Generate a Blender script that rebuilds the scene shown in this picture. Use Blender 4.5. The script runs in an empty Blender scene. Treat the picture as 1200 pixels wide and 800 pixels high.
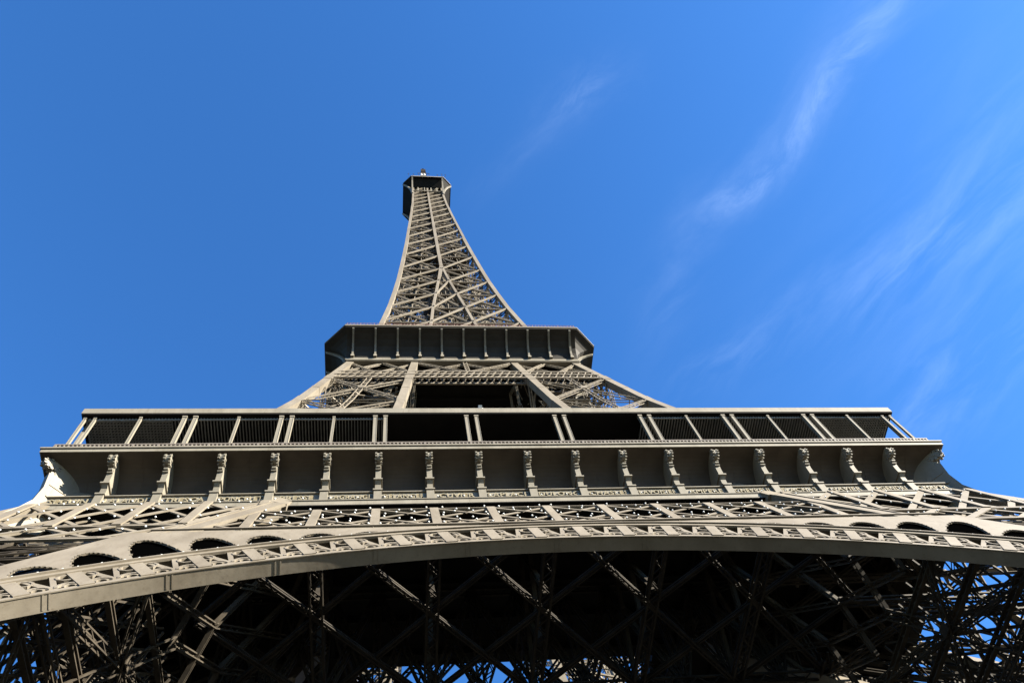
import bpy, math, random
from mathutils import Vector, Matrix
random.seed(7)
sc = bpy.context.scene
PI = math.pi
# ------------------------------------------------------------------ camera
CX, CD, YAW, PITCH, ROLL, FPX = -10.2897, 68.4164, 0.3422, 1.1359, -0.3024, 965.5552
PR = [-10.2897, 68.4164, 0.34217, 1.13585, -0.3024, 965.55521]
cam = bpy.data.cameras.new('camera'); co = bpy.data.objects.new('camera', cam)
sc.collection.objects.link(co); sc.camera = co
cam.sensor_width = 36; cam.lens = FPX / 1200 * 36; cam.clip_end = 5000; cam.clip_start = .1
def cam_axes():
    cy, sy, cp, sp = math.cos(PR[2]), math.sin(PR[2]), math.cos(PR[3]), math.sin(PR[3])
    f = Vector((sy*cp, cy*cp, sp)); r = Vector((cy, -sy, 0)); u = r.cross(f)
    cr, sr = math.cos(PR[4]), math.sin(PR[4])
    return cr*r + sr*u, -sr*r + cr*u, f
r_, u_, f_ = cam_axes()
co.matrix_world = Matrix(((r_.x, u_.x, -f_.x, PR[0]), (r_.y, u_.y, -f_.y, -PR[1]), (r_.z, u_.z, -f_.z, 1.6), (0, 0, 0, 1)))
# ------------------------------------------------------------------ sun and sky
S = Vector((2.0, -1.0, 1.05)).normalized()           # towards the sun
sun = bpy.data.lights.new('sun', 'SUN'); so = bpy.data.objects.new('sun', sun); sc.collection.objects.link(so)
sun.energy = 5.0; sun.angle = math.radians(.5); sun.color = (1, .93, .80)
so.rotation_euler = S.to_track_quat('Z', 'Y').to_euler()
w = bpy.data.worlds.new('World'); sc.world = w; w.use_nodes = True
nt = w.node_tree; N = nt.nodes; L = nt.links; N.clear()
def nd(t, **k):
    n = N.new(t)
    for a, b in k.items(): setattr(n, a, b)
    return n
out = nd('ShaderNodeOutputWorld'); bg = nd('ShaderNodeBackground'); L.new(bg.outputs[0], out.inputs[0])
sky = nd('ShaderNodeTexSky', sky_type='NISHITA', sun_disc=False)
sky.sun_elevation = math.asin(S.z); sky.sun_rotation = math.atan2(S.x, S.y)
sky.altitude = 50; sky.air_density = 1.0; sky.dust_density = .25; sky.ozone_density = 2.0
hs = nd('ShaderNodeHueSaturation'); hs.inputs['Saturation'].default_value = 1.22; hs.inputs['Hue'].default_value = .5
L.new(sky.outputs[0], hs.inputs['Color'])
tc = nd('ShaderNodeTexCoord'); sep = nd('ShaderNodeSeparateXYZ'); L.new(tc.outputs['Generated'], sep.inputs[0])
def mth(op, a, b=None, c=None, clamp=False):
    n = nd('ShaderNodeMath', operation=op, use_clamp=clamp)
    for i, v in enumerate((a, b, c)):
        if v is None: continue
        if isinstance(v, (int, float)): n.inputs[i].default_value = v
        else: L.new(v, n.inputs[i])
    return n.outputs[0]
zz = mth('MAXIMUM', sep.outputs[2], .12)
qx = mth('DIVIDE', sep.outputs[0], zz); qy = mth('DIVIDE', sep.outputs[1], zz)   # a flat cirrus sheet far overhead
A0 = math.radians(-53.61)
ca, sa = math.cos(A0), math.sin(A0)
al = mth('ADD', mth('MULTIPLY', qx, ca), mth('MULTIPLY', qy, sa))
ac = mth('SUBTRACT', mth('MULTIPLY', qy, ca), mth('MULTIPLY', qx, sa))
def noise(x, y, sx, sy, ox, det=6, rough=.62, dist=.0):
    cb = nd('ShaderNodeCombineXYZ'); L.new(mth('MULTIPLY_ADD', x, sx, ox), cb.inputs[0]); L.new(mth('MULTIPLY_ADD', y, sy, ox*.37), cb.inputs[1])
    n = nd('ShaderNodeTexNoise'); n.inputs['Scale'].default_value = 1; n.inputs['Detail'].default_value = det
    n.inputs['Roughness'].default_value = rough; n.inputs['Distortion'].default_value = dist
    L.new(cb.outputs[0], n.inputs['Vector']); return n.outputs['Fac']
def ramp(v, a, b):
    n = nd('ShaderNodeMapRange', interpolation_type='SMOOTHSTEP'); L.new(v, n.inputs[0]); n.inputs[1].default_value = a; n.inputs[2].default_value = b
    return n.outputs[0]
wob = noise(al, ac, 3, 3, 5.1, 5, .6)
acw = mth('MULTIPLY_ADD', mth('SUBTRACT', wob, .5), .16, ac)
def wisp(la, lc, wa, wc, rot, k, fine):                # one patch of cirrus: centre, half length, half width, turn, strength
    c, d = math.cos(math.radians(rot)), math.sin(math.radians(rot))
    x = mth('SUBTRACT', al, la); y = mth('SUBTRACT', acw, lc)
    u = mth('ADD', mth('MULTIPLY', x, c), mth('MULTIPLY', y, d)); v = mth('SUBTRACT', mth('MULTIPLY', y, c), mth('MULTIPLY', x, d))
    e = mth('ADD', mth('POWER', mth('DIVIDE', mth('ABSOLUTE', u), wa), 2.0), mth('POWER', mth('DIVIDE', mth('ABSOLUTE', v), wc), 2.0))
    return mth('MULTIPLY', mth('MULTIPLY', mth('POWER', 2.718, mth('MULTIPLY', e, -1.0)), k), fine)
acw = mth('MULTIPLY_ADD', mth('SUBTRACT', wob, .5), .10, ac)
tuft = ramp(noise(al, acw, 10, 22, 9.2, 9, .72, .7), .32, .78)
haze_ = ramp(noise(al, acw, 4, 14, 2.7, 8, .62, .4), .34, .80)
cl = None
for args in [(0.09, 0.475, 0.06, 0.02, 12, 0.081, 1), (0.21, 0.477, 0.07, 0.018, -5, 0.059, 1), (0.33, 0.467, 0.09, 0.02, -8, 0.043, 1), (0.2, 0.475, 0.2, 0.035, 2, 0.041, 0), (0.4, 0.45, 0.12, 0.06, 0, 0.041, 0), (-0.05, 0.5, 0.1, 0.03, -25, 0.034, 0), (0.04, 0.243, 0.05, 0.025, 15, 0.038, 1), (-0.05, 0.24, 0.09, 0.025, 10, 0.027, 0), (0.1, 0.7, 0.18, 0.05, 15, 0.042, 0), (0.24, 0.785, 0.16, 0.04, 17, 0.048, 0), (-0.107, 0.653, 0.08, 0.035, 20, 0.037, 0), (0.076, 0.888, 0.018, 0.007, 30, 0.042, 1), (0.13, 0.965, 0.18, 0.09, 5, 0.073, 0), (0.38, 0.76, 0.3, 0.14, 5, 0.037, 0)]:
    o_ = wisp(*args[:-1], tuft if args[-1] else haze_)
    cl = o_ if cl is None else mth('ADD', cl, o_)
mix = nd('ShaderNodeMix', data_type='RGBA'); L.new(mth('MINIMUM', cl, .6), mix.inputs['Factor'])
tint = nd('ShaderNodeMix', data_type='RGBA', blend_type='MULTIPLY'); tint.inputs['Factor'].default_value = 1; tint.inputs['B'].default_value = (.53, .77, 1.01, 1)
L.new(hs.outputs[0], tint.inputs['A']); L.new(tint.outputs['Result'], mix.inputs['A']); mix.inputs['B'].default_value = (6.2, 7.4, 9.2, 1)
L.new(mix.outputs['Result'], bg.inputs['Color']); bg.inputs['Strength'].default_value = .05
sc.view_settings.view_transform = 'Standard'; sc.view_settings.look = 'None'; sc.view_settings.gamma = 1
sc.view_settings.exposure = 2.78
sc.cycles.max_bounces = 4; sc.cycles.diffuse_bounces = 2
# ------------------------------------------------------------------ materials
def mat(name, c1, c2=None, rough=.5, metal=0, scale=.6, bump=0, spec=.4, streak=False):
    m = bpy.data.materials.new(name); m.use_nodes = True; t = m.node_tree; n = t.nodes; l = t.links
    b = n['Principled BSDF']; b.inputs['Roughness'].default_value = rough; b.inputs['Metallic'].default_value = metal
    b.inputs['Specular IOR Level'].default_value = spec
    if c2 is None: b.inputs['Base Color'].default_value = (*c1, 1); return m
    tcx = n.new('ShaderNodeTexCoord'); mp = n.new('ShaderNodeMapping'); l.new(tcx.outputs['Object'], mp.inputs[0])
    if streak: mp.inputs['Scale'].default_value = (1, 1, .25)
    a = n.new('ShaderNodeTexNoise'); a.inputs['Scale'].default_value = scale; a.inputs['Detail'].default_value = 8; a.inputs['Roughness'].default_value = .65
    l.new(mp.outputs[0], a.inputs['Vector'])
    r = n.new('ShaderNodeValToRGB'); r.color_ramp.elements[0].position = .36; r.color_ramp.elements[1].position = .62
    r.color_ramp.elements[0].color = (*c1, 1); r.color_ramp.elements[1].color = (*c2, 1)
    l.new(a.outputs['Fac'], r.inputs[0]); l.new(r.outputs[0], b.inputs['Base Color'])
    if streak:                                          # blotches of older paint and thin rust-brown runs
        m2 = n.new('ShaderNodeMapping'); m2.inputs['Scale'].default_value = (3.2, 3.2, .5); l.new(tcx.outputs['Object'], m2.inputs[0])
        q = n.new('ShaderNodeTexNoise'); q.inputs['Scale'].default_value = 1.3; q.inputs['Detail'].default_value = 9; q.inputs['Roughness'].default_value = .72
        l.new(m2.outputs[0], q.inputs['Vector'])
        r2 = n.new('ShaderNodeMapRange'); r2.inputs[1].default_value = .54; r2.inputs[2].default_value = .74; r2.inputs[4].default_value = .6
        l.new(q.outputs['Fac'], r2.inputs[0])
        mx = n.new('ShaderNodeMix'); mx.data_type = 'RGBA'; l.new(r2.outputs[0], mx.inputs['Factor']); l.new(r.outputs[0], mx.inputs['A'])
        mx.inputs['B'].default_value = (c1[0]*.62, c1[1]*.55, c1[2]*.48, 1); l.new(mx.outputs['Result'], b.inputs['Base Color'])
    if bump:
        f = n.new('ShaderNodeTexNoise'); f.inputs['Scale'].default_value = scale*7; f.inputs['Detail'].default_value = 5
        l.new(mp.outputs[0], f.inputs['Vector'])
        bp = n.new('ShaderNodeBump'); bp.inputs['Strength'].default_value = bump; bp.inputs['Distance'].default_value = .03
        l.new(f.outputs['Fac'], bp.inputs['Height']); l.new(bp.outputs[0], b.inputs['Normal'])
    return m
PAINT = mat('iron_paint', (.092, .077, .056), (.127, .109, .083), .6, 0, .45, .25, spec=.22, streak=True)
PAINT_LIGHT = mat('gallery_paint', (.108, .096, .073), (.140, .126, .099), .6, 0, .6, .15, spec=.25, streak=True)
PAINT_SHADE = mat('shaded_iron_paint', (.017, .0135, .0098), (.038, .031, .022), .7, 0, .8, .2, spec=.12)  # darkened copy of the iron paint; interior shade is put into the colour
UNDER_SHADE = mat('underfloor_shade_iron', (.011, .009, .007), (.024, .020, .015), .75, 0, .8, .2, spec=.08)  # darker still: the deep shade below the first floor is painted in
WALL2 = mat('second_soffit_shade', (.019, .0165, .0135), (.027, .024, .020), .7, 0, .5, .1, spec=.1)  # darkened for the second gallery, its overhang's shade held in the colour
WALL = mat('shaded_frieze_paint', (.046, .038, .030), (.064, .053, .042), .6, 0, .4, .15, spec=.12)  # gallery paint made darker, so the shade of the bays is in it
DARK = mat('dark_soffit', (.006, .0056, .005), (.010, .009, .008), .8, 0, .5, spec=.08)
SLAT = mat('slat_metal', (.20, .20, .19), (.26, .26, .25), .5, .3, 1.2)
GLASS = mat('dark_glazing', (.012, .013, .015), None, .15, 0, spec=.5)
GOLD = mat('gilt_letter', (.165, .14, .088), (.21, .18, .115), .35, .25, 3)
BULB = mat('lamp_glass', (.5, .5, .48), None, .2, 0, spec=.6)
STONE = mat('footing_stone', (.30, .27, .22), (.42, .38, .31), .9, 0, .4, .6)
WHITE = mat('white_fibreglass', (.5, .5, .48), None, .35)
RAIL = mat('railing_paint', (.085, .07, .055), (.11, .094, .074), .5, 0, 2)
GROUND = mat('plaza_asphalt', (.020, .021, .016), (.030, .030, .025), .95, 0, .05, .3)
# ------------------------------------------------------------------ helpers
class MB:
    def __init__(s): s.v = []; s.f = []
    def quad(s, *p):
        i = len(s.v); s.v += [tuple(q) for q in p]; s.f.append(tuple(range(i, i+len(p))))
    def beam(s, a, b, w, d=None, n=(0, -1, 0)):
        a = Vector(a); b = Vector(b); ax = b - a
        if ax.length < 1e-4: return
        ax.normalize(); d = w if d is None else d
        sd = ax.cross(Vector(n))
        if sd.length < 1e-3: sd = ax.cross(Vector((1, .3, .2)))
        sd.normalize(); nn = sd.cross(ax)
        i = len(s.v); sd = sd*(w/2); nn = nn*(d/2)
        for p in (a, b):
            for e, g in ((-1, -1), (1, -1), (1, 1), (-1, 1)): s.v.append(tuple(p + sd*e + nn*g))
        s.f += [(i+3, i+2, i+1, i), (i+4, i+5, i+6, i+7)] + [(i+k, i+(k+1) % 4, i+4+(k+1) % 4, i+4+k) for k in range(4)]
    def box(s, x0, x1, y0, y1, z0, z1):
        i = len(s.v)
        s.v += [(x, y, z) for z in (z0, z1) for x, y in ((x0, y0), (x1, y0), (x1, y1), (x0, y1))]
        s.f += [(i+3, i+2, i+1, i), (i+4, i+5, i+6, i+7)] + [(i+k, i+(k+1) % 4, i+4+(k+1) % 4, i+4+k) for k in range(4)]
    def prism(s, pts, off):                             # polygon extruded by the vector off
        n = len(pts); i = len(s.v); o = Vector(off)
        s.v += [tuple(p) for p in pts] + [tuple(Vector(p)+o) for p in pts]
        s.f += [tuple(range(n-1, -1, -1)).__class__(i+k for k in range(n-1, -1, -1)), tuple(i+n+k for k in range(n))]
        s.f += [(i+k, i+(k+1) % n, i+n+(k+1) % n, i+n+k) for k in range(n)]
    def lat(s, a, b, w, d, n=(0, -1, 0), pitch=1.0, fl=.11, bar=.07, faces=2, sides=False):   # a latticed girder: corner bars and zigzags
        a = Vector(a); b = Vector(b); ax = b-a; ln = ax.length
        if ln < .3: return
        ax.normalize(); n = Vector(n)
        sd = ax.cross(n)
        if sd.length < 1e-3: sd = ax.cross(Vector((1, .3, .2)))
        sd.normalize(); nn = sd.cross(ax)
        S2 = sd*(w/2-fl/2); N2 = nn*(d/2-fl/2)
        layers = [-1, 1] if faces == 2 else [0]
        fd = fl if faces == 2 else d
        for g in layers:
            for e in (-1, 1): s.beam(a+S2*e+N2*g, b+S2*e+N2*g, fl, fd, nn)
            m = max(2, round(ln/pitch)); e = -1
            for k in range(m):
                p = a+ax*(ln*k/m)+S2*e+N2*g; q = a+ax*(ln*(k+1)/m)-S2*e+N2*g
                s.beam(p, q, bar, bar*.6, nn); e = -e
        if sides and faces == 2:
            for e in (-1, 1):
                m = max(2, round(ln/pitch)); g = -1
                for k in range(m):
                    s.beam(a+ax*(ln*k/m)+S2*e+N2*g, a+ax*(ln*(k+1)/m)+S2*e-N2*g, bar, bar*.6, sd); g = -g
    def mesh(s, name, m):
        me = bpy.data.meshes.new(name); me.from_pydata(s.v, [], s.f); me.materials.append(m); me.update(); return me
def link(name, data, parent=None, loc=None, rz=0):
    o = bpy.data.objects.new(name, data); sc.collection.objects.link(o); o.parent = parent
    if loc is not None: o.location = loc
    o.rotation_euler = (0, 0, rz); return o
def obj(name, mb, m, parent=None, rz=0): return link(name, mb.mesh(name, m), parent, None, rz)
def quarter(o):                                         # the other three sides of the tower, copied with their pieces
    for k in (1, 2, 3):
        c = o.copy(); sc.collection.objects.link(c); c.parent = o.parent; c.rotation_euler = (0, 0, k*PI/2)
        for ch in list(o.children):
            d = ch.copy(); sc.collection.objects.link(d); d.parent = c
def interp(T, z):
    if z <= T[0][0]: return T[0][1]
    for (a, b), (c, d) in zip(T, T[1:]):
        if z <= c: return b+(d-b)*(z-a)/(c-a)
    return T[-1][1]
HT = [(0, 57.4), (51.5, 34.2), (57, 31.95), (68, 28.3), (78, 25.3), (87.4, 22.55), (90.6, 21.81), (101.7, 19.23), (111.3, 17.0), (120, 15.15), (127.5, 13.9), (135, 13.0), (147.8, 11.6),
      (157.4, 10.75), (167.4, 9.95), (177.3, 9.3), (188.9, 8.6), (199, 8.0), (207.5, 7.55), (216.5, 7.1), (224, 6.7), (231, 6.35), (238, 6.0), (244, 5.75), (250, 5.45), (265, 5.05), (280, 4.9)]
IT = [(0, 44.0), (20, 35.0), (34.3, 27.2), (43.4, 22.2), (51.5, 17.3), (57, 15.4), (72, 11.3), (79.5, 10.0), (90.6, 8.87), (101.7, 7.77), (111, 6.85), (120, 5.5), (127.5, 4.7), (135, 3.9), (151, 2.75), (160, 1.75), (170, .8), (179.4, 0)]
h = lambda z: interp(HT, z)
hi = lambda z: interp(IT, z)
# ------------------------------------------------------------------ ground
g = MB(); g.quad((-2500, -2500, 0), (2500, -2500, 0), (2500, 2500, 0), (-2500, 2500, 0))
gr = obj('ground', g, GROUND); gr['kind'] = 'structure'
# ------------------------------------------------------------------ the tower
T = link('lattice_tower', None); T['label'] = 'tall brown wrought iron lattice tower with curved legs, a great arch and three galleries'
T['category'] = 'tower'
OUT = Vector((0, -.912, .41))
# ---- pylons: four faces between four corner chords; built once for the (-x,-y) corner
def chords(levels, k, m, parent):
    for fx, fy in ((h, h), (hi, h), (h, hi), (hi, hi)):
        b = MB(); ox = k/2 if fx is h else -k/2; oy = k/2 if fy is h else -k/2
        for z0, z1 in zip(levels, levels[1:]):
            b.beam((-fx(z0)+ox, -fy(z0)+oy, z0-.02), (-fx(z1)+ox, -fy(z1)+oy, z1+.02), k, k, (0, -1, 0))
        for z0 in levels[1:-1]:                         # cover plates and gussets at the joints
            c = Vector((-fx(z0)+ox, -fy(z0)+oy, z0)); d = (Vector((-fx(z0+1)+ox, -fy(z0+1)+oy, z0+1))-c)
            b.beam(c-d*.9, c+d*.9, k+.09, k+.09, (0, -1, 0)); b.beam(c-d*5.6, c-d*5.1, k+.05, k+.05, (0, -1, 0))
        obj('chord', b, m, parent)
def pylon_faces(z):                                     # corner points of the four faces at height z, with outward normals
    o, i = h(z)-.35, hi(z)+.35
    return [((-o, -o, z), (-i, -o, z), OUT), ((-o, -i, z), (-i, -i, z), Vector((0, 1, 0))),
            ((-o, -o, z), (-o, -i, z), Vector((-.912, 0, .41))), ((-i, -o, z), (-i, -i, z), Vector((1, 0, 0)))]
def lerp(a, b, t): return Vector(a)*(1-t)+Vector(b)*t
def pylon_bracing(levels, w, d, pitch, fl, bar, mid=True, faces=2, plan=True, hw=None):
    b = MB()
    for z0, z1 in zip(levels, levels[1:]):
        F0, F1 = pylon_faces(z0), pylon_faces(z1)
        for (a0, b0, n), (a1, b1, _) in zip(F0, F1):
            b.lat(a0, b1, w, d, n, pitch, fl, bar, faces)
            b.lat(lerp(b0, b0, 0)+n*.12, lerp(a1, a1, 0)+n*.12, w, d, n, pitch, fl, bar, faces)
            b.lat(a0, b0, hw or w, d, n, pitch, fl, bar, faces)
            if mid:
                b.lat(lerp(a0, b0, .5)+n*.25, lerp(a1, b1, .5)+n*.25, w*1.3, d*.3, n, pitch*1.5, fl, bar, 1)
                c = (lerp(a0, b1, .5)+lerp(b0, a1, .5))/2+n*(d/2+.22)
                b.beam(c+Vector((0, 0, -w*.6)), c+Vector((0, 0, w*.6)), w*1.4, .06, n)
        if plan:
            q = [F0[0][0], F0[0][1], F0[1][1], F0[1][0]]
            b.lat(q[0], q[2], w*.7, d*.7, (0, 0, 1), pitch, fl, bar, 1); b.lat(q[1], q[3], w*.7, d*.7, (0, 0, 1), pitch, fl, bar, 1)
            for t in (.33, .66):                        # inner uprights carrying lift rails and stairs
                b.lat(lerp(q[0], q[2], t), lerp(lerp(F1[0][0], F1[1][1], t), F1[0][0], 0), w*.6, d*.6, (0, -1, 0), pitch, fl, bar, 1)
    return b
LOW = [1.5, 11, 21, 31.5, 41.9, 44.9, 51.5, 56.6]
py = link('pylon', None, T); chords(LOW, 1.05, PAINT, py)
LB = [1.5, 8, 15, 22, 28.6, 35.2, 41.9]
obj('pylon_bracing', pylon_bracing(LB, .6, .5, .7, .10, .07), PAINT_SHADE, py)
b = MB()                                                # fine lacing on and inside the pylon faces
for z0, z1 in ((22, 28.6), (28.6, 35.2), (35.2, 41.9)):
    F0, F1 = pylon_faces(z0), pylon_faces(z1)
    for (a0, b0, n), (a1, b1, _) in zip(F0, F1):
        for j in range(8):
            t = j/8
            for dn in (.4, 1.6):
                b.beam(lerp(a0, b0, t)-n*dn, lerp(a1, b1, min(1, t+.3))-n*dn, .13, .13, n); b.beam(lerp(a0, b0, t+.12)-n*dn, lerp(a1, b1, max(0, t-.18))-n*dn, .13, .13, n)
        for j in range(3): b.lat(lerp(a0, a1, (j+.5)/3), lerp(b0, b1, (j+.5)/3), .5, .3, n, .7, .10, .07, 1)
obj('face_lacing', b, PAINT_SHADE, py)
b = MB()                                                # floors of bracing inside the pylon head
for z0, z1 in ((41.9, 44.9), (44.9, 51.5), (51.5, 56.6)):
    F0, F1 = pylon_faces(z0), pylon_faces(z1)
    for j, ((a0, b0, n), (a1, b1, _)) in enumerate(zip(F0, F1)):
        if j in (0, 2) and z1 < 56: continue
        for t in (0, .25, .5, .75):
            b.lat(lerp(a0, b0, t), lerp(a1, b1, t+.25), .4, .3, n, .8, .09, .06, 1)
            b.lat(lerp(a0, b0, t+.25), lerp(a1, b1, t), .4, .3, n, .8, .09, .06, 1)
    q = [F0[0][0], F0[0][1], F0[1][1], F0[1][0]]
    b.lat(q[0], q[2], .5, .4, (0, 0, 1), .9, .09, .06, 2); b.lat(q[1], q[3], .5, .4, (0, 0, 1), .9, .09, .06, 2)
    b.lat(lerp(q[0], q[1], .5), lerp(q[3], q[2], .5), .6, .5, (0, 0, 1), .9, .13, .08, 2)
obj('pylon_head_bracing', b, PAINT_SHADE, py)
for fx, fy in ((h, h), (hi, h), (h, hi), (hi, hi)):
    b = MB()
    x, y = -fx(2), -fy(2)
    pts = [(x-3.2, y-3.2), (x+3.2, y-3.2), (x+3.2, y+3.2), (x-3.2, y+3.2)]
    b.prism([(p[0], p[1], 0) for p in pts], (0, 0, 2.0))
    b.prism([(x+(p[0]-x)*.8, y+(p[1]-y)*.8, 2.0) for p in pts], (0, 0, .8))
    obj('stone_footing', b, STONE, py)
quarter(py)
MID = [57, 68.4, 79.5, 90.6, 101.7, 111.5]
mp_ = link('middle_pylon', None, T); chords([57.3, 68.4, 79.5, 90.6, 101.7, 111.5], 1.0, PAINT, mp_)
obj('pylon_bracing', pylon_bracing([57, 68.4, 79.5, 90.6, 101.7], .55, .4, .55, .09, .06), PAINT, mp_)
b = MB()
for a in (0, 1):                                        # small crosses over the belt, under the second gallery
    F0, F1 = pylon_faces(105.2), pylon_faces(111.2)
    for (a0, b0, n), (a1, b1, _) in zip(F0, F1):
        for t in (0, .5):
            if a == 0: b.lat(lerp(a0, b0, t), lerp(a1, b1, t+.5), .5, .3, n, .6, .11, .07, 2)
            else: b.lat(lerp(a0, b0, t+.5)+n*.1, lerp(a1, b1, t)+n*.1, .5, .3, n, .6, .11, .07, 2)
obj('upper_crosses', b, PAINT, mp_)
b = MB()                                                # inclined lift track, stairs and landings inside the leg
c0 = lambda z: Vector((-(h(z)+hi(z))/2, -(h(z)+hi(z))/2, z))
for dx, dy in ((-1.6, 1.6), (1.6, -1.6), (-.4, .4), (.6, -.6)):
    for z0, z1 in zip(MID, MID[1:]):
        b.lat(c0(z0)+Vector((dx, dy, 0)), c0(z1)+Vector((dx, dy, 0)), .5, .4, (0, -1, 0), .6, .12, .08, 2)
for k in range(16):
    z = 58+k*3.3; c = c0(z)
    for e in (-1, 1):
        b.beam(c+Vector((-2.6, e*2.2, 0)), c+Vector((2.6, e*2.2, 1.6*(k % 2*2-1))), .25, .25)
        b.beam(c+Vector((e*2.6, -2.2, 0)), c+Vector((e*2.6, 2.2, 0)), .22, .3)
    b.lat(c+Vector((-4, -4, 0)), c+Vector((4, 4, .5)), .4, .3, (0, 0, 1), .6, .1, .07, 1)
for z0, z1 in zip(MID[1:], MID[2:]):                    # fine secondary ironwork on and inside the faces
    F0, F1 = pylon_faces(z0), pylon_faces(z1)
    for a0, b0, n in F0:
        a1, b1 = [(p, q) for p, q, m in F1 if (m-n).length < .01][0]
        for j in range(26):
            t, u, v, w_ = random.random(), random.random(), random.random(), random.random()
            p = lerp(lerp(a0, b0, t), lerp(a1, b1, t), u)-n*(.3+1.2*random.random())
            dx = (b0-a0 if isinstance(a0, Vector) else Vector(b0)-Vector(a0)).normalized()
            b.beam(p, lerp(lerp(a0, b0, min(1, max(0, t+(v-.5)*.5))), lerp(a1, b1, min(1, max(0, t+(v-.5)*.5))), min(1, u+.2*w_))-n*.8, .09, .09, n)
obj('lift_track', b, PAINT, mp_)
quarter(mp_)
# ---- belts joining the middle pylons
b = MB()
def fp(x, z, out=0.): return Vector((x, -h(z), z)) + Vector((0, -.94, .33))*out
for z0, z1, st in ((101.7, 103.45, 1.0), (103.45, 105.2, 1.0)):
    n = Vector((0, -1, 0)); W = h(z0)-.6; W1 = h(z1)-.6
    for o in (-.05, -.9):
        b.beam(fp(-W, z0, o), fp(W, z0, o), .2, .22); b.beam(fp(-W1, z1, o), fp(W1, z1, o), .2, .22)
        k = int(2*W/st); s0 = 2*W/k; s1 = 2*W1/k
        for i in range(k):
            b.beam(fp(-W+i*s0, z0, o), fp(-W1+(i+1)*s1, z1, o), .14, .1, n)
            b.beam(fp(-W+(i+1)*s0, z0, o-.12), fp(-W1+i*s1, z1, o-.12), .14, .1, n)
b.beam(fp(-h(103.4)+.6, 103.45, -.02), fp(h(103.4)-.6, 103.45, -.02), .18, .2)
for e in (-1, 1):                                       # wide crosses between the inner chords, below the gallery
    x0, x1 = hi(105.2)*e, hi(111)*e
    for o, s_ in ((-.2, 0), (-.35, 1)):
        A, B = (x0, 0) if s_ else (0, x1)
        b.lat(fp(A, 105.2, o), fp(B, 111.0, o), .5, .3, (0, -1, 0), .6, .11, .07, 2)
b.lat(fp(0, 105.2, -.1), fp(0, 111.2, -.1), .6, .3, (0, -1, 0), .6, .11, .07, 2)
bl = obj('belt_girder', b, PAINT, T)
b = MB()
b.lat(Vector((-8.2, -h(103)+5.5, 101.9)), Vector((8.2, -h(103)+5.5, 101.9)), .6, .6, (0, 0, 1), .7, .12, .08, 2)
obj('belt_floor_bracing', b, PAINT_SHADE, bl)
quarter(bl)
# ---- upper shaft
LV = [116.4, 127.5, 138, 147.8, 157.4, 167.4, 177.3, 188.9, 199.1, 207.5, 216.5, 224.2, 231.1, 237.9, 244.2, 249.8, 255, 260, 264.6, 269, 273.5]
us = link('upper_shaft', None, T)
for ex, ey in ((-1, -1), (1, -1), (1, 1), (-1, 1)):
    b = MB()
    for z0, z1 in zip(LV, LV[1:]):
        k = .8 if z0 < 200 else .62; o = k/2
        b.beam((ex*(h(z0)-o), ey*(h(z0)-o), z0-.02), (ex*(h(z1)-o), ey*(h(z1)-o), z1+.02), k, k)
    obj('chord', b, PAINT, us)
for side in range(4):
    rz = side*PI/2
    b = MB()
    for e in (-1, 1):
        zl = [z for z in LV if z < 177]+[179.4]
        for z0, z1 in zip(zl, zl[1:]): b.beam((e*(hi(z0)+.1), -h(z0)+.3, z0), (e*(hi(z1)+.1), -h(z1)+.3, z1), .5, .5)
    zl = [179.4]+[z for z in LV if z > 180]
    for z0, z1 in zip(zl, zl[1:]): b.beam((0, -h(z0)+.3, z0), (0, -h(z1)+.3, z1), .75 if z0 < 220 else .6, .6)
    obj('face_rib', b, PAINT, us, rz)
    b = MB()
    for i, (z0, z1) in enumerate(zip(LV, LV[1:])):
        n = Vector((0, -1, 0)); P = lambda x, z, o: Vector((x, -h(z)+.25+o, z))
        if z0 < 170: cells = [(-h(z0)+.3, -hi(z0), -h(z1)+.3, -hi(z1)), (-hi(z0), hi(z0), -hi(z1), hi(z1)), (hi(z0), h(z0)-.3, hi(z1), h(z1)-.3)]
        else: cells = [(-h(z0)+.3, 0, -h(z1)+.3, 0), (0, h(z0)-.3, 0, h(z1)-.3)]
        k = .34 if z0 < 200 else .27
        for (a0, b0, a1, b1) in cells:
            if b0-a0 < .5: continue
            b.beam(P(a0, z0, -.05), P(b1, z1, -.05), k, .28, n)
            b.lat(P(b0, z0, .35), P(a1, z1, .35), k+.1, .3, n, 1.0, .12, .08, 1)
            b.lat(P(a0, z0, .3), P(b0, z0, .3), .4, .3, n, 1.0, .1, .08, 1)
            zm = (z0+z1)/2
            b.beam(P((a0+a1)/2, zm, .5), P((b0+b1)/2, zm, .5), .14, .14, n)
            m_ = ((a0+b0)/2+(a1+b1)/2)/2
            b.beam(P((a0+b0)/2, z0, .55), P((a1+b1)/2, z1, .55), .13, .13, n)
            for j in range(14):                          # small secondary ironwork
                t = random.random(); u = random.random()
                b.beam(P(a0+(b0-a0)*t, z0+(z1-z0)*random.random()*.3, .9), P(a1+(b1-a1)*u, z0+(z1-z0)*(.4+.6*random.random()), .9), .09, .09, n)
        if z0 < 170:                                    # the inner faces of the four legs, still apart here
            Q = lambda x, z: Vector((x, -hi(z), z))
            for e in (-1, 1):
                b.beam(Q(e*h(z0), z0), Q(e*hi(z1), z1), .35, .25, n); b.beam(Q(e*hi(z0), z0), Q(e*h(z1), z1), .35, .25, n)
                b.beam(Q(e*h(z0), z0), Q(e*hi(z0), z0), .3, .3, n)
    obj('face_bracing', b, PAINT, us, rz)
b = MB()
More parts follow.
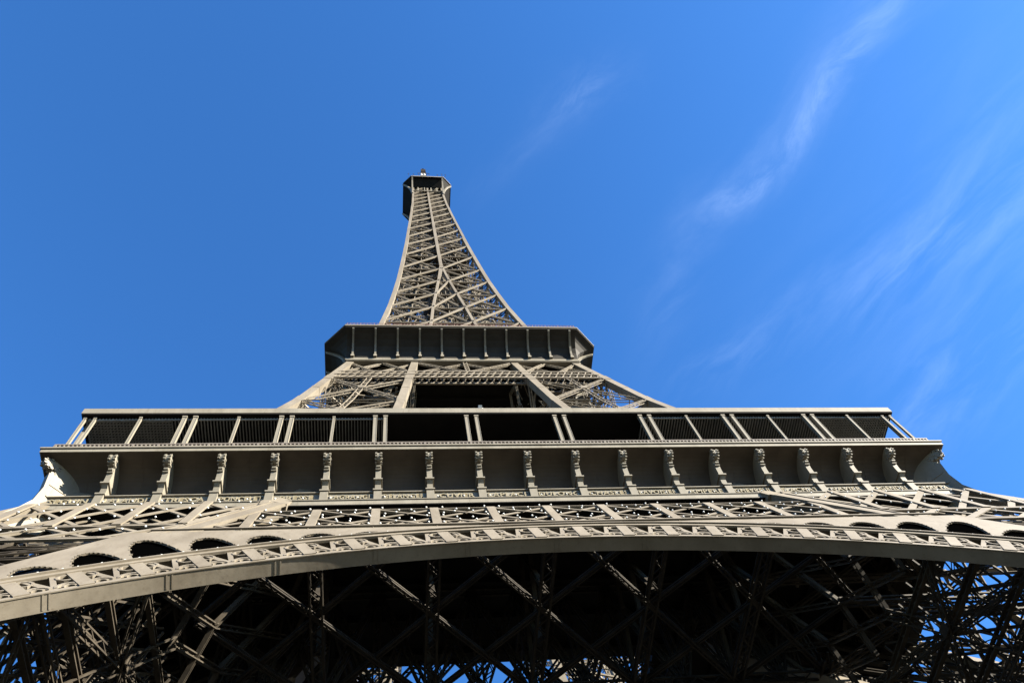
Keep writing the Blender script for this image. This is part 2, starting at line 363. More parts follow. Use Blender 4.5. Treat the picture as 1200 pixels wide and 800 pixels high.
for i, (z0, z1) in enumerate(zip(LV, LV[1:])):
    q = 2.6 if z0 < 190 else 1.9
    for ex, ey in ((-1, -1), (1, -1), (1, 1), (-1, 1)):
        b.beam((ex*q, ey*q, z0), (ex*q, ey*q, z1), .35)
    m = 3
    for j in range(m):
        za, zb = z0+(z1-z0)*j/m, z0+(z1-z0)*(j+1)/m
        for a, c in (((-q, -q), (q, -q)), ((q, -q), (q, q)), ((q, q), (-q, q)), ((-q, q), (-q, -q))):
            b.beam((*a, za), (*c, zb), .2); b.beam((*c, za), (*a, zb), .2); b.beam((*a, za), (*c, za), .25)
    H = h(z0)-.5
    for a, c in (((-H, -H), (-q, -q)), ((H, -H), (q, -q)), ((H, H), (q, q)), ((-H, H), (-q, q)), ((-H, 0), (-q, 0)), ((H, 0), (q, 0)), ((0, -H), (0, -q)), ((0, H), (0, q)),
                 ((-H, 0), (0, -H)), ((H, 0), (0, -H)), ((-H, 0), (0, H)), ((H, 0), (0, H))):
        b.lat((*a, z0), (*c, z0), .5, .35, (0, 0, 1), 1.1, .12, .09, 1)
    for j in range(3):                                  # stair flights winding up the core
        za = z0+(z1-z0)*j/3
        b.beam((-q-.9, -q*.9, za), (-q-.9, q*.9, za+(z1-z0)/3), .5, .1, (0, 0, 1)); b.beam((q+.9, q*.9, za), (q+.9, -q*.9, za+(z1-z0)/3), .5, .1, (0, 0, 1))
obj('lift_core', b, PAINT_SHADE, us)
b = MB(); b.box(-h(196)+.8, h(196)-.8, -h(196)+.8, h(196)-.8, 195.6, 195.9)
obj('halfway_floor', b, PAINT_SHADE, us)
# ------------------------------------------------------------------ great arches
t_ = .45; s_ = math.sqrt(1+t_*t_); ZC = -1.8*s_
def ap(r, ph, out=0.):                                  # point of the sloping arch plane: radius, angle from the crown, distance in front
    X = r*math.sin(ph); Z = ZC+r*math.cos(ph); z = Z/s_
    return Vector((X, -(35.0+t_*(51.5-z)), z)) + OUT*out
U = math.radians(3.25); RI, RO = 42.5, 45.25
NU = 24
b = MB()
def arc_box(b, r0, r1, o0, o1, pa, pb, n):              # curved bar of the arch
    P = []
    for i in range(n+1):
        ph = pa+(pb-pa)*i/n
        P.append((ap(r0, ph, o1), ap(r1, ph, o1), ap(r1, ph, o0), ap(r0, ph, o0)))
    i0 = len(b.v)
    for q in P: b.v += [tuple(x) for x in q]
    for i in range(n):
        for k in range(4): b.f.append((i0+i*4+k, i0+(i+1)*4+k, i0+(i+1)*4+(k+1) % 4, i0+i*4+(k+1) % 4))
    b.f += [(i0+3, i0+2, i0+1, i0), (i0+n*4, i0+n*4+1, i0+n*4+2, i0+n*4+3)]
arc_box(b, RI, RI+.12, -.70, .0, -NU*U, NU*U, NU*8)    # soffit plate
arc_box(b, RI-.03, RI+.28, -.02, .03, -NU*U, NU*U, NU*8)
arc_box(b, RO-.38, RO-.06, -.02, .12, -NU*U, NU*U, NU*8)
arc_box(b, RO-.06, RO+.06, -.9, .22, -NU*U, NU*U, NU*8)
arc_box(b, RI, RI+.3, -.76, -.70, -NU*U, NU*U, NU*8)
arc_box(b, RO-.4, RO-.06, -.75, -.66, -NU*U, NU*U, NU*8)
for k in range(-NU, NU+1):                              # cover plates over the seams of the soffit
    if k % 2 == 0:
        ph = k*U+math.radians(-2.1)
        for e in (-.12, .12): arc_box(b, RI-.018, RI-.003, -.68, -.03, ph+(e-.035)/RI, ph+(e+.035)/RI, 1)
ar = obj('great_arch', b, PAINT, T)
b = MB()
def arc_curl(b, cr, cph, rad, a0, a1, wd, out, n=9):    # a scroll of flat iron inside the ring
    prev = None
    for i in range(n+1):
        a = a0+(a1-a0)*i/n; rr = rad
        p = ap(cr+rr*math.sin(a), cph+rr*math.cos(a)/cr, out)
        if prev is not None: b.beam(prev, p, wd, .12, OUT)
        prev = p
for k in range(-NU, NU+1):
    ph = k*U
    b.beam(ap(RI+.1, ph, .03), ap(RO-.1, ph, .03), .6, .10, OUT)
    b.beam(ap(RI+.1, ph, -.33), ap(RO-.1, ph, -.33), .06, .6, OUT)
    if k == NU: continue
    c = ph+U/2
    b.beam(ap(RI+.25, c, -.05), ap(RO-.3, c+U*.17, -.05), .24, .16, OUT); b.beam(ap(RI+.25, c, -.05), ap(RO-.3, c-U*.30, -.05), .30, .16, OUT)
    for e in (-1, 1):
        arc_curl(b, RI+.35, c+e*U*.25, .52, .1, PI-.1, .13, 0)
        arc_curl(b, RI+.35, c+e*U*.25, .26, .1, PI-.1, .11, 0)
        arc_curl(b, RO-.95, ph+U/2+e*U*.34, .42, 0, PI*2, .10, 0)
obj('arch_lattice', b, PAINT, ar)
# spandrel plate with its row of arched openings, closing the gap up to the girder
def rtop(ph):
    zt = 40.15
    r1 = (zt*s_-ZC)/max(.05, math.cos(ph))
    # inner edge of the pylon chord: X = xl(z)
    a, c = abs(math.sin(ph)), math.cos(ph)
    # r*a = 22.9 + .62*(43.4 - (ZC+r*c)/s_)
    den = a+.62*c/s_
    r2 = (22.3+.62*(43.4-ZC/s_))/den
    return min(r1, r2)
b = MB(); reveal = []
DEP = .12
for k in range(-12, 12):
    n = 16
    for i in range(n):
        pa, pb = k*U+U*i/n, k*U+U*(i+1)/n
        r = []
        for p_, tt in ((pa, i/n), (pb, (i+1)/n)):
            top = rtop(p_); c = k*U+U/2; tc_ = rtop(c)-RO
            e = abs(tt-.5)/.46
            hgt = max(0, min(rtop(k*U+U*.12), rtop(k*U+U*.88), rtop(c))-RO-.5)*.82
            low = RO+.06
            if e < 1 and hgt > .7: low = RO+.06+hgt*(1-e**2.4)**.8
            r.append((p_, min(low, top-.02), top))
        (p0, l0, t0), (p1, l1, t1) = r
        if t0-l0 < .03 and t1-l1 < .03: continue
        A, B, C, D = ap(l0, p0), ap(l1, p1), ap(t1, p1), ap(t0, p0)
        o = OUT*-DEP
        b.quad(A, B, C, D); b.quad(D+o, C+o, B+o, A+o); b.quad(A+o, B+o, B, A); b.quad(D, C, C+o, D+o)
    hgt = max(0, min(rtop(k*U+U*.12), rtop(k*U+U*.88), rtop(k*U+U/2))-RO-.5)*.82
    if hgt > .7:                                        # row of cleats round each opening
        for i in range(1, 14):
            e = -1+2*i/14; ph = k*U+U/2+e*.46*U
            p = ap(RO-.02+hgt*max(0, (1-abs(e)**2.4))**.8, ph, .0)
            b.beam(p, p+(ap(RO, ph, 0)-ap(RO+1, ph, 0))*.09, .12, .06, OUT)
obj('spandrel_arcade', b, PAINT, ar)
b = MB()                                                # added near-black plates behind the openings, standing in for deep shade
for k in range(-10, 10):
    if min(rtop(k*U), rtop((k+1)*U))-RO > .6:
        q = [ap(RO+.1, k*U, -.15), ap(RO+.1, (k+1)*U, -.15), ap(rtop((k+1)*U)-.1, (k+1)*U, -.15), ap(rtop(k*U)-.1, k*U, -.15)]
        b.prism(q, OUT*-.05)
obj('shade_backing', b, mat('black_shade', (.0004, .0004, .0004), None, 1, 0, spec=0), ar)
quarter(ar)
# ------------------------------------------------------------------ perimeter girders
BX = 3.79
def sp(x, z, out=0.): return Vector((x, -(34.2+t_*(51.5-z)), z)) + OUT*out
def xin(z): return 17.3+(51.5-z)*.58                    # the inner chord of the pylon in the sloping face
b = MB()
ZT, ZB = 47.5, 42.6
W = xin(45)
b.beam(sp(-xin(ZT), ZT), sp(xin(ZT), ZT), .10, .3, OUT)
b.beam(sp(-xin(42.8), 42.4, .05), sp(xin(42.8), 42.4, .05), .5, .14, OUT)
b.beam(sp(-xin(40.4)+.5, 40.12, .80), sp(xin(40.4)-.5, 40.12, .80), .16, .10, OUT)
b.beam(sp(-xin(ZT)+.4, ZB+.1, .12), sp(xin(ZT)-.4, ZB+.1, .12), .25, .12, OUT)
for k in range(-6, 7):
    x = k*BX
    z1 = ZT if abs(x) < xin(ZT)-.6 else 51.5-(abs(x)+.9-17.3)/.58
    if z1 > ZB+.3: b.beam(sp(x, ZB, .14), sp(x, z1, .14), .56, .12, OUT)
def clipx(x0, z0, x1, z1):                              # keep a diagonal inside the inner chords
    pts = []
    for i in range(25):
        t = i/24; x, z = x0+(x1-x0)*t, z0+(z1-z0)*t
        if abs(x) < xin(z)-.3: pts.append((x, z))
    return pts
for k in range(-7, 8):
    for e in (-1, 1):
        p = clipx(k*BX, ZT, (k+2*e)*BX, ZB)
        if len(p) > 2:
            b.beam(sp(*p[0], .06+.07*(e > 0)), sp(*p[-1], .06+.07*(e > 0)), .22 if e < 0 else .18, .05, OUT)
pg = obj('perimeter_girder', b, PAINT, T)
for e in (-1, 1):                                       # girder parts on the face of the pylons: two belts
    b = MB()
    for z0, z1, wv in ((44.4, 50.9, 1.5), (41.5, 44.4, 1.0)):
        for o in (.05, -.95):
            b.beam(sp(e*xin(z0), z0, o), sp(e*(h(z0)-.3), z0, o), .26, .16, OUT)
            b.beam(sp(e*xin(z0), z0+.38, o-.02), sp(e*(h(z0)-.3), z0+.38, o-.02), .12, .16, OUT)
        for k in range(4, 11):
            x = k*BX
            if z1 > 50:
                if xin(z0) < x < h(z0)-.6:
                    zt = min(z1, 51.5-(x-34.2+.2)/.45) if x > 33.8 else z1
                    b.beam(sp(e*x, max(z0, 51.5-(x-17.8)/.58), .16), sp(e*x, zt, .16), .56, .12, OUT)
                elif x < xin(z0) and x > xin(z1):
                    b.beam(sp(e*x, 51.5-(x-17.8)/.58, .16), sp(e*x, z1, .16), .56, .12, OUT)
        for k in range(-1, 12):
            for d in (-1, 1):
                xa, za, xb, zb = 15.16+k*BX, z1, 15.16+(k+d*wv)*BX, z0
                pts = []
                for i in range(41):
                    t = i/40; x, z = xa+(xb-xa)*t, za+(zb-za)*t
                    if xin(z)+.3 < x < h(z)-.4: pts.append((x, z))
                if len(pts) > 2:
                    wide = (d*e < 0)
                    q0, q1 = pts[0], pts[-1]
                    b.beam(sp(e*q0[0], q0[1], .09 if wide else .0), sp(e*q1[0], q1[1], .09 if wide else .0), .46 if (wide and e > 0) else .30, .09, OUT)
                    b.beam(sp(e*q0[0], q0[1], -.95), sp(e*q1[0], q1[1], -.95), .22, .1, OUT)
    # inner chord of the pylon: a deep rib standing out from a flat plate
    for f, o, wd, dd in ((-.40, .16, 1.15, .22), (.10, .29, .14, .08)):
        b.beam(sp(e*(xin(49.7)+f), 49.7, o), sp(e*(xin(30)+f), 30, o), wd, dd, OUT)
    obj('pylon_belt', b, PAINT, pg)
b = MB()                                                # near-black plates added to draw the strip of shade under the gallery
b.box(-17.0, 17.0, -32.2, -32.0, 49.0, 55.8); b.box(-33.0, 33.0, -34.27, -32.3, 50.76, 50.832)
obj('shade_plate', b, DARK, pg)
b = MB()                                                # second plane of the girder with fine zigzags, a metre and a half behind
for k in range(-20, 20):
    for z0, z1 in ((42.6, 44.3), (44.3, 46.0), (46.0, 47.8)):
        x = k*1.9/2
        if abs(x) > xin(z1)-.8: continue
        for d in (0, 1):
            b.beam(sp(x+d*.95, z0, -.8), sp(x+.95-d*.95, z1, -.8), .09, .07, OUT)
for z in (42.6, 44.3, 46.0, 47.8): b.beam(sp(-xin(z), z, -.8), sp(xin(z), z, -.8), .12, .12, OUT)
obj('inner_lacing', b, PAINT, pg)
# framing under the first floor
b = MB()
D0, D1, ZF = 37.1, 21.9, 45.0
for k in range(-2, 3):
    x = k*2*BX
    b.lat((x, -D0, ZF), (x, -D1, ZF), .9, .6, (0, 0, 1), .9, .14, .09, 2)
    for j in range(2):
        y0 = -31+(31-D1)*j/2; y1 = -31+(31-D1)*(j+1)/2
        b.lat((x, y0, ZF), (x, y1, 55.8), .4, .3, (1, 0, 0), .8, .09, .06, 1); b.lat((x, y1, ZF), (x, y0, 55.8), .4, .3, (1, 0, 0), .8, .09, .06, 1)
for k in range(-3, 3):
    for j in range(2):
        x0, x1 = k*2*BX, (k+1)*2*BX; y0, y1 = -D0+j*7.58, -D0+(j+1)*7.58
        b.lat((x0, y0, ZF-.1), (x1, y1, ZF-.1), .36, .3, (0, 0, 1), .6, .11, .06, 2)
        b.lat((x1, y0, ZF+.1), (x0, y1, ZF+.1), .36, .3, (0, 0, 1), .6, .11, .06, 2)
for z in (ZF, 56.2): b.lat((-24, -D1, z), (24, -D1, z), 1.0, .8, (0, -1, 0), .9, .16, .1, 2)
for k in range(-6, 6):
    x0, x1 = k*BX, (k+1)*BX
    for d in (0, 1):
        b.lat(((x0, x1)[d], -D1, ZF), ((x1, x0)[d], -D1, 56), .6, .5, (0, -1, 0), .8, .13, .08, 2)
    b.lat((x0, -D1, ZF), (x0, -D1, 56), .6, .5, (0, -1, 0), .8, .13, .08, 2)
for k in range(-4, 5):                                  # lattice round the central well
    b.lat((k*3.2-1.6, -14.2, 52.0), (k*3.2+1.6, -14.2, 56.2), .45, .3, (0, -1, 0), .6, .1, .07, 1)
    b.lat((k*3.2+1.6, -14.2, 52.0), (k*3.2-1.6, -14.2, 56.2), .45, .3, (0, -1, 0), .6, .1, .07, 1)
b.lat((-14.2, -14.2, 52.0), (14.2, -14.2, 52.0), .6, .5, (0, -1, 0), .7, .12, .08, 2)
for k in range(-2, 3): b.lat((k*7.2, -D1, 52), (k*7.2*.9, -14.2, 52), .6, .5, (0, 0, 1), .8, .12, .08, 2)
obj('underfloor_framing', b, UNDER_SHADE, pg)
# flash lamps (small glass bulbs) on the front girder: the hundred largest apart, the others as one
def bulb_mb(b, c, r=.07):
    i = len(b.v); c = Vector(c)
    for z, q in ((-1, 0), (-.5, .87), (.5, .87), (1, 0)):
        if q == 0: b.v.append(tuple(c+Vector((0, 0, z*r)))); continue
        for k in range(6): a = k*PI/3; b.v.append(tuple(c+Vector((math.cos(a)*q*r, math.sin(a)*q*r, z*r))))
    for k in range(6):
        m = (k+1) % 6
        b.f += [(i, i+1+m, i+1+k), (i+1+k, i+1+m, i+7+m, i+7+k), (i+7+k, i+7+m, i+13)]
bulbs = []
for k in range(-5, 5):
    x0 = k*BX
    for z0, z1 in ((42.8, 45.3), (45.3, 47.7)):
        for d in (0, 1):
            for j in range(4):
                t = (j+.5)/4+random.uniform(-.04, .04)
                x = x0+BX*t; z = z0+(z1-z0)*(t if d == 0 else 1-t)
                if abs(x) < xin(z)-.7: bulbs.append(sp(x, z+.2, .2))
for k in range(-12, 12):
    if rtop((k+.5)*U)-RO > 2:
        for t in (.12, .5, .88): bulbs.append(ap(RO+.28, (k+t)*U, .12))
for e in (-1, 1):
    for k in range(0, 14):
        for z in (43.4, 46.4, 48.6, 50.4):
            x = 18.5+k*1.25+random.uniform(-.3, .3)
            if xin(z)+.8 < x < h(z)-.8: bulbs.append(sp(e*x, z+random.uniform(-.3, .3), .2))
for k in range(-17, 18): bulbs.append(Vector((k*1.895+.5, -34.34, 51.6)))
cp = Vector((PR[0], -PR[1], 1.6))
bulbs.sort(key=lambda p: (p-cp).length)
b = MB(); bulb_mb(b, (0, 0, 0)); bm_ = b.mesh('flash_lamp', BULB)
for p in bulbs[:100]: link('flash_lamp', bm_, pg, p)
b = MB()
for p in bulbs[100:]: bulb_mb(b, p)
fl_ = obj('flash_lamp_rest', b, BULB, pg); fl_.name = 'flash_lamps'; fl_['kind'] = 'stuff'
# the other sides get the ironwork without their lamps
for k in (1, 2, 3):
    c = pg.copy(); sc.collection.objects.link(c); c.parent = T; c.rotation_euler = (0, 0, k*PI/2)
    for ch in list(pg.children):
        if ch.name.startswith('flash'): continue
        d = ch.copy(); sc.collection.objects.link(d); d.parent = c
# ------------------------------------------------------------------ first floor
b = MB()
def ring(b, d0, d1, z0, z1):                            # square ring between half widths d0 < d1
    P = lambda d, z: [Vector((-d, -d, z)), Vector((d, -d, z)), Vector((d, d, z)), Vector((-d, d, z))]
    A, B, C, D = P(d0, z0), P(d1, z0), P(d1, z1), P(d0, z1)
    for k in range(4):
        m = (k+1) % 4
        b.quad(A[k], A[m], B[m], B[k]); b.quad(B[k], B[m], C[m], C[k]); b.quad(C[k], C[m], D[m], D[k]); b.quad(D[k], D[m], A[m], A[k])
ring(b, 13.3, 35.1, 56.62, 57.1)
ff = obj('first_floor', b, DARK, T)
b = MB()
for k in range(-9, 10):
    if abs(k*BX) > 13 and abs(k) < 9: b.box(k*BX-.15, k*BX+.15, -31.4, 31.4, 55.9, 56.6); b.box(-31.4, 31.4, k*BX-.15, k*BX+.15, 55.85, 56.55)
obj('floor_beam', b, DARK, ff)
b = MB(); ring(b, 27.5, 28.0, 57.1, 62.9); obj('pavilion_glazing', b, GLASS, ff)
# one side of the gallery
def mitred(b, prof, closed=True):                       # one side of a square moulding, cut at 45 degrees at the corners
    n = len(prof)
    for i in range(n if closed else n-1):
        (d0, z0), (d1, z1) = prof[i], prof[(i+1) % n]
        b.quad((-d0, -d0, z0), (d0, -d0, z0), (d1, -d1, z1), (-d1, -d1, z1))
b = MB()
WP = [(32.45+2.75*(t/16)**2.6, 51.47+4.83*math.sin(t/16*PI/2)**.9) for t in range(17)]
mitred(b, WP, False)
for k in range(-9, 9):                                  # seam in the middle of each curved bay
    x = (k+.5)*BX
    for (d0, z0), (d1, z1) in zip(WP[2:], WP[3:]): b.beam((x, -d0-.01, z0), (x, -d1-.01, z1), .07, .03)
mitred(b, [(35.35, 56.31), (33.0, 56.31), (33.0, 56.5), (35.35, 56.5)])
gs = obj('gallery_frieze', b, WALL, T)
for p in gs.data.polygons:
    if p.index < 16: p.use_smooth = True
b = MB()
mitred(b, [(35.44, 56.32), (35.44, 56.7), (35.54, 56.72), (35.54, 56.86), (34.9, 57.13), (34.9, 57.05), (35.36, 56.8), (35.36, 56.32)])
obj('cornice', b, PAINT_LIGHT, gs)
b = MB()
mitred(b, [(34.28, 50.84), (34.28, 50.92), (34.23, 50.94), (34.23, 51.38), (34.30, 51.4), (34.30, 51.47), (33.4, 51.47), (33.4, 50.84)])
obj('lower_band', b, PAINT_LIGHT, gs)
b = MB()
mitred(b, [(34.06, 51.47), (34.06, 52.46), (34.2, 52.47), (34.2, 52.55), (34.05, 52.6), (33.6, 52.75), (32.47, 53.15)], False)
obj('name_ledge', b, PAINT_LIGHT, gs)
# console: profile in (d, z), extruded sideways
def circle_prof(c, r, n=16): return [(c[0]+r*math.cos(2*PI*i/n), c[1]+r*math.sin(2*PI*i/n)) for i in range(n)]
def slab(b, prof, wd, x=0): b.prism([(x-wd/2, -d, z) for d, z in prof], (wd, 0, 0))
def console_mesh():
    b = MB()
    slab(b, [(32.4, 51.47), (34.30, 51.47), (34.30, 52.5), (32.4, 52.5)], .56)
    slab(b, [(32.4, 52.5), (34.38, 52.5), (34.38, 52.65), (32.4, 52.65)], .68)
    slab(b, [(32.4, 52.65), (34.28, 52.65), (34.12, 53.0), (34.18, 53.4), (34.42, 53.66), (32.4, 53.66)], .42)
    slab(b, [(32.4, 53.66), (34.52, 53.66), (34.52, 53.8), (32.4, 53.8)], .64)
    slab(b, [(32.42, 53.8), (34.40, 53.8), (34.44, 54.4), (34.54, 55.0), (34.72, 55.5), (34.95, 56.28), (33.6, 56.28), (32.8, 55.5), (32.5, 54.4)], .40)
    slab(b, circle_prof((34.93, 55.75), .44, 20), .22)
    for x in (-.18, .18): slab(b, circle_prof((34.93, 55.75), .34, 14), .10, x)
    for wd, r in ((.50, .20), (.60, .09)): slab(b, circle_prof((34.93, 55.75), r, 14), wd)
    for i in range(9):                                   # beads of the volute
        a = -PI*1.1+i*PI*1.5/8
        for x in (-.19, .19): slab(b, circle_prof((34.93+.42*math.cos(a), 55.75+.42*math.sin(a)), .09, 8), .14, x)
    slab(b, circle_prof((34.66, 55.08), .13, 8), .30); slab(b, circle_prof((34.58, 54.86), .07, 8), .40)
    return b.mesh('console', PAINT_LIGHT)
cm = console_mesh()
for k in range(-8, 9): link('console', cm, gs, (k*BX, 0, 0))
b = MB()                                                # curved gusset on the corner diagonal, from the leg up to the gallery
slab(b, [(36.3, 46.4), (35.35, 48.6), (34.75, 50.3), (34.42, 51.6), (34.34, 53.2), (34.5, 54.8), (33.6, 54.9), (32.9, 53.2), (32.7, 51.6), (33.4, 49.0)], .55)
o = obj('corner_gusset', b, PAINT_LIGHT, gs, -PI/4); o.scale = (1, math.sqrt(2), 1)
o = link('console', cm, gs, (0, 0, 0), -PI/4); o.scale = (1, 1.40, 1)   # the corner console stands on the diagonal
b = MB()                                                # balustrade: posts, rails, balusters
YB = -35.08
for z, q in ((57.86, .12), (57.08, .12), (57.62, .05)): b.beam((-35.0, YB, z), (35.0, YB, z), q)
for i in range(233): x = -34.9+i*.3008; b.beam((x, YB, 56.95), (x, YB, 57.85), .10 if i % 6 else .16)
obj('balustrade', b, RAIL, gs)
quarter(gs)
# gilt names on the ledge of this side
NAMES = 'SEGUIN LALANDE TRESCA PONCELET BRESSE LAGRANGE BELANGER CUVIER LAPLACE DULONG CHASLES LAVOISIER AMPERE CHEVREUL FLACHAT NAVIER LEGENDRE CHAPTAL'.split()
dg = bpy.context.evaluated_depsgraph_get()
for i, nm in enumerate(NAMES):
    cu = bpy.data.curves.new('frieze_name', 'FONT'); cu.body = nm; cu.size = .70; cu.extrude = .05; cu.align_x = 'CENTER'; cu.resolution_u = 2; cu.space_character = 1.1
    cu.offset = .012
    to = bpy.data.objects.new('tmp', cu); sc.collection.objects.link(to)
    bpy.context.view_layer.update(); dg = bpy.context.evaluated_depsgraph_get()
    me = bpy.data.meshes.new_from_object(to.evaluated_get(dg)); me.materials.clear(); me.materials.append(GOLD)
    bpy.data.objects.remove(to)
    wmax = max(v.co.x for v in me.vertices)*2; k = min(1, 3.0/wmax)
    o = link('frieze_name', me, gs, ((i-8.5)*BX, -34.11, 51.72)); o.rotation_euler = (PI/2, 0, 0); o.scale = (k, 1, 1)
# ---- canopy over the gallery
b = MB(); ring(b, 27.8, 34.9, 63.1, 63.85); cn = obj('canopy_roof', b, PAINT_LIGHT, T)
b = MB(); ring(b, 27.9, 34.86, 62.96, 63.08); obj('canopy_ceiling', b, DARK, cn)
for e in (-1, 1):
    b = MB()
    for k in range(45, 138): b.box(e*k*.25-.035, e*k*.25+.035, -34.5, -28, 62.74, 62.93)
    b.box(min(e*11.1, e*34.3), max(e*11.1, e*34.3), -34.5, -34.4, 62.68, 62.8)
    me = b.mesh('slatted_ceiling', SLAT)
    for r4 in range(4): link('slatted_ceiling', me, cn, None, r4*PI/2)
def post_mesh(wd):
    b = MB(); b.box(-wd/2, wd/2, -wd/2, wd/2, 0, 5.72); b.box(-wd*.75, wd*.75, -wd*.75, wd*.75, 0, .25); b.box(-wd*.7, wd*.7, -wd*.7, wd*.7, 5.55, 5.72)
    b.beam((wd/2, 0, .2), (wd/2, 0, 5.5), .03, wd*1.15); b.beam((-wd/2, 0, .2), (-wd/2, 0, 5.5), .03, wd*1.15)
    return b.mesh('canopy_post', PAINT_LIGHT)
pw, pn_ = post_mesh(.27), post_mesh(.17)
for r4 in range(4):
    cr, sr = math.cos(r4*PI/2), math.sin(r4*PI/2)
    def place(x, y, me):
        link('canopy_post', me, cn, (x*cr-y*sr, x*sr+y*cr, 57.12), r4*PI/2)
    for k in (-9, -7, -5, -3, -1, 1, 3, 5, 7, 9):
        for e in (-.42, .42):
            if abs(k) == 9: place(math.copysign(34.15, k)+e*.9, -34.55, pn_)
            else: place(k*BX+e, -34.6, pw)
    if r4 == 0:
        for k in (-8, -6, -4, 4, 6, 8): place(k*BX, -34.6, pn_)
b = MB(); 
for k in (0,):
    i0 = len(b.v)
    b.box(-.25, .25, -.2, .2, 0, .22)
    b.beam((0, -.1, .2), (0, -.32, .42), .3, .3)
dome = link('camera_housing', b.mesh('camera_housing', WHITE), cn, (-2.9, -34.6, 63.87))
# ------------------------------------------------------------------ second floor
def octa(d, c, z): return [Vector(p) for p in ((-d+c, -d, z), (d-c, -d, z), (d, -d+c, z), (d, d-c, z), (d-c, d, z), (-d+c, d, z), (-d, d-c, z), (-d, -d+c, z))]
def oct_ring(b, prof):
    R_ = [octa(d, c, z) for d, c, z in prof]
    for A, B in zip(R_, R_[1:]):
        for k in range(8): m = (k+1) % 8; b.quad(A[k], A[m], B[m], B[k])
b = MB()
P2 = [(17.15, .02, 111.9), (17.25, .05, 112.8), (17.5, .3, 113.7), (18.0, .8, 114.5), (18.8, 1.6, 115.2), (19.6, 2.4, 115.65), (20.4, 2.95, 115.95), (20.4, 2.95, 116.3)]
oct_ring(b, P2)
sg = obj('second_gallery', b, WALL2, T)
b = MB(); oct_ring(b, [(20.4, 2.97, 116.0), (20.48, 3.0, 116.0), (20.48, 3.0, 116.3), (20.3, 2.97, 116.3)])
obj('fascia', b, mat('fascia_paint', (.016, .014, .011), (.024, .021, .017), .7, 0, .6, .1, spec=.1), sg)
b = MB(); oct_ring(b, [(20.3, 3.0, 116.3), (20.6, 3.05, 116.3), (20.6, 3.05, 116.55), (20.0, 2.9, 116.55)]); obj('rim', b, PAINT_LIGHT, sg)
b = MB(); ring(b, 16.4, 17.3, 111.35, 111.95); ring(b, 16.5, 17.22, 111.2, 111.35); obj('lower_band', b, PAINT_LIGHT, sg)
b = MB(); b.box(-16.9, 16.9, -16.9, 16.9, 112.0, 112.3)
for k in range(-4, 5): b.box(-16.6, 16.6, k*3.6-.15, k*3.6+.15, 111.3, 111.95)
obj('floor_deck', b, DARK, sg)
b = MB()
prof = [(17.2, 111.95), (17.55, 111.95), (17.62, 112.7), (17.9, 113.6), (18.4, 114.35), (19.2, 115.05), (20.3, 115.75), (20.42, 115.95), (20.3, 116.1), (19.4, 115.8), (18.5, 115.2), (17.8, 114.5), (17.4, 113.6), (17.2, 112.8)]
b.prism([(-.14, -d, z) for d, z in prof], (.28, 0, 0)); b.box(-.24, .24, -17.68, -17.2, 111.95, 112.4)
c2m = b.mesh('bracket', PAINT_LIGHT)
for r4 in range(4):
    for k in range(-5, 6):
        x = k*3.26; cr, sr = math.cos(r4*PI/2), math.sin(r4*PI/2); link('bracket', c2m, sg, (x*cr, x*sr, 0), r4*PI/2)
b = MB()
for z in (116.75, 117.3, 117.8):
    O = octa(20.3, 3, z)
    for k in range(8): b.beam(O[k], O[(k+1) % 8], .05)
O = octa(20.3, 3, 116.6)
for k in range(8):
    n = max(2, round((O[(k+1) % 8]-O[k]).length/.5))
    for i in range(n): p = lerp(O[k], O[(k+1) % 8], i/n); b.beam(p, p+Vector((0, 0, 1.25)), .035 if i % 4 else .06)
obj('balustrade', b, mat('reddish_railing', (.12, .06, .045), (.15, .085, .065), .6, 0, 2), sg)
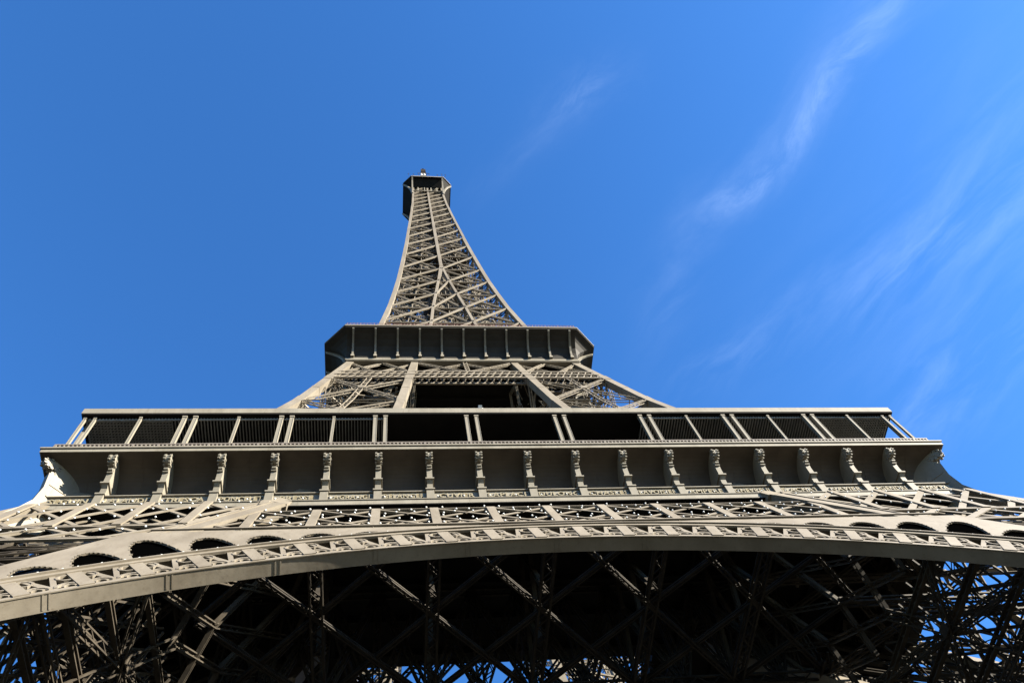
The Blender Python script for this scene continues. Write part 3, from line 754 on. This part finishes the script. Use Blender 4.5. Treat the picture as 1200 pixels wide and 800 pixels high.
# ------------------------------------------------------------------ summit
b = MB(); oct_ring(b, [(5.0, .4, 272.5), (7.7, 2.45, 275.7), (7.84, 2.53, 275.7), (7.84, 2.53, 276.6), (7.4, 2.4, 276.6), (0.01, 0, 276.6)]); oct_ring(b, [(.01, 0, 272.5), (5.0, .4, 272.5)])
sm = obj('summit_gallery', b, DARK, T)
b = MB(); oct_ring(b, [(7.84, 2.53, 275.75), (7.95, 2.56, 275.75), (7.95, 2.56, 276.3), (7.84, 2.53, 276.3)])
obj('rim', b, mat('summit_rim', (.08, .07, .055), (.10, .09, .07), .5), sm)
b = MB(); b.box(-5.3, 5.3, -8.02, -7.96, 275.2, 275.9); obj('front_beam', b, PAINT_LIGHT, sm)
bk = None
for r4 in range(4):
    for e in (-1, 1):
        if bk is None:
            b = MB(); pts = [(5.1, 263.5), (5.3, 267.5), (5.9, 271), (6.8, 273.8), (7.9, 275.6)]
            for (d0, z0), (d1, z1) in zip(pts, pts[1:]): b.beam((0, -d0, z0), (0, -d1, z1), .45, .5)
            bk = b.mesh('bracket', PAINT_LIGHT)
        cr, sr = math.cos(r4*PI/2), math.sin(r4*PI/2); link('bracket', bk, sm, (e*4.95*cr, e*4.95*sr, 0), r4*PI/2)
b = MB(); oct_ring(b, [(7.2, 2.3, 276.6), (7.2, 2.3, 279.2), (5.5, 1.8, 280.3), (4, 1.2, 281), (.01, 0, 281)])
obj('cabin', b, PAINT_SHADE, sm)
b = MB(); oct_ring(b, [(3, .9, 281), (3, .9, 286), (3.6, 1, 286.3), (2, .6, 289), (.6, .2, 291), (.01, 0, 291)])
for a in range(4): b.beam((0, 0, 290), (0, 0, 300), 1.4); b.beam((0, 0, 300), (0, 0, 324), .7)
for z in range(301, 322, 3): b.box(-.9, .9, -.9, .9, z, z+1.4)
obj('mast', b, PAINT_SHADE, sm)
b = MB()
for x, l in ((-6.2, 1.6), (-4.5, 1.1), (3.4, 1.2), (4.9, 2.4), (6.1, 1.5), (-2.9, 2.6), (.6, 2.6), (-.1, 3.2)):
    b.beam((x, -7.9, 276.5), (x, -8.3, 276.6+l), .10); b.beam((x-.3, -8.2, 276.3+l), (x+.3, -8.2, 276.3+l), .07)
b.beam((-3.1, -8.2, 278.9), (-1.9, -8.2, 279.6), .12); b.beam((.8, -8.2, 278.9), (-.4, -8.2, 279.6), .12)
obj('aerial', b, PAINT_SHADE, sm)
for x in (-1.9, -.9):
    b = MB(); n = 10
    b.prism([(x+.38*math.cos(2*PI*i/n), -7.9+.38*math.sin(2*PI*i/n), 276.6) for i in range(n)], (0, 0, 2.1))
    obj('radome', b, WHITE, sm)
# small posts visible between shaft and platform
b = MB()
for x in (-3.1, -1, 1.1, 3.0): b.beam((x, -5.0, 266.5), (x, -5.3, 270.5), .3)
b.beam((-5, -5.1, 266.8), (5, -5.1, 266.8), .3)
obj('landing_post', b, PAINT_LIGHT, sm)
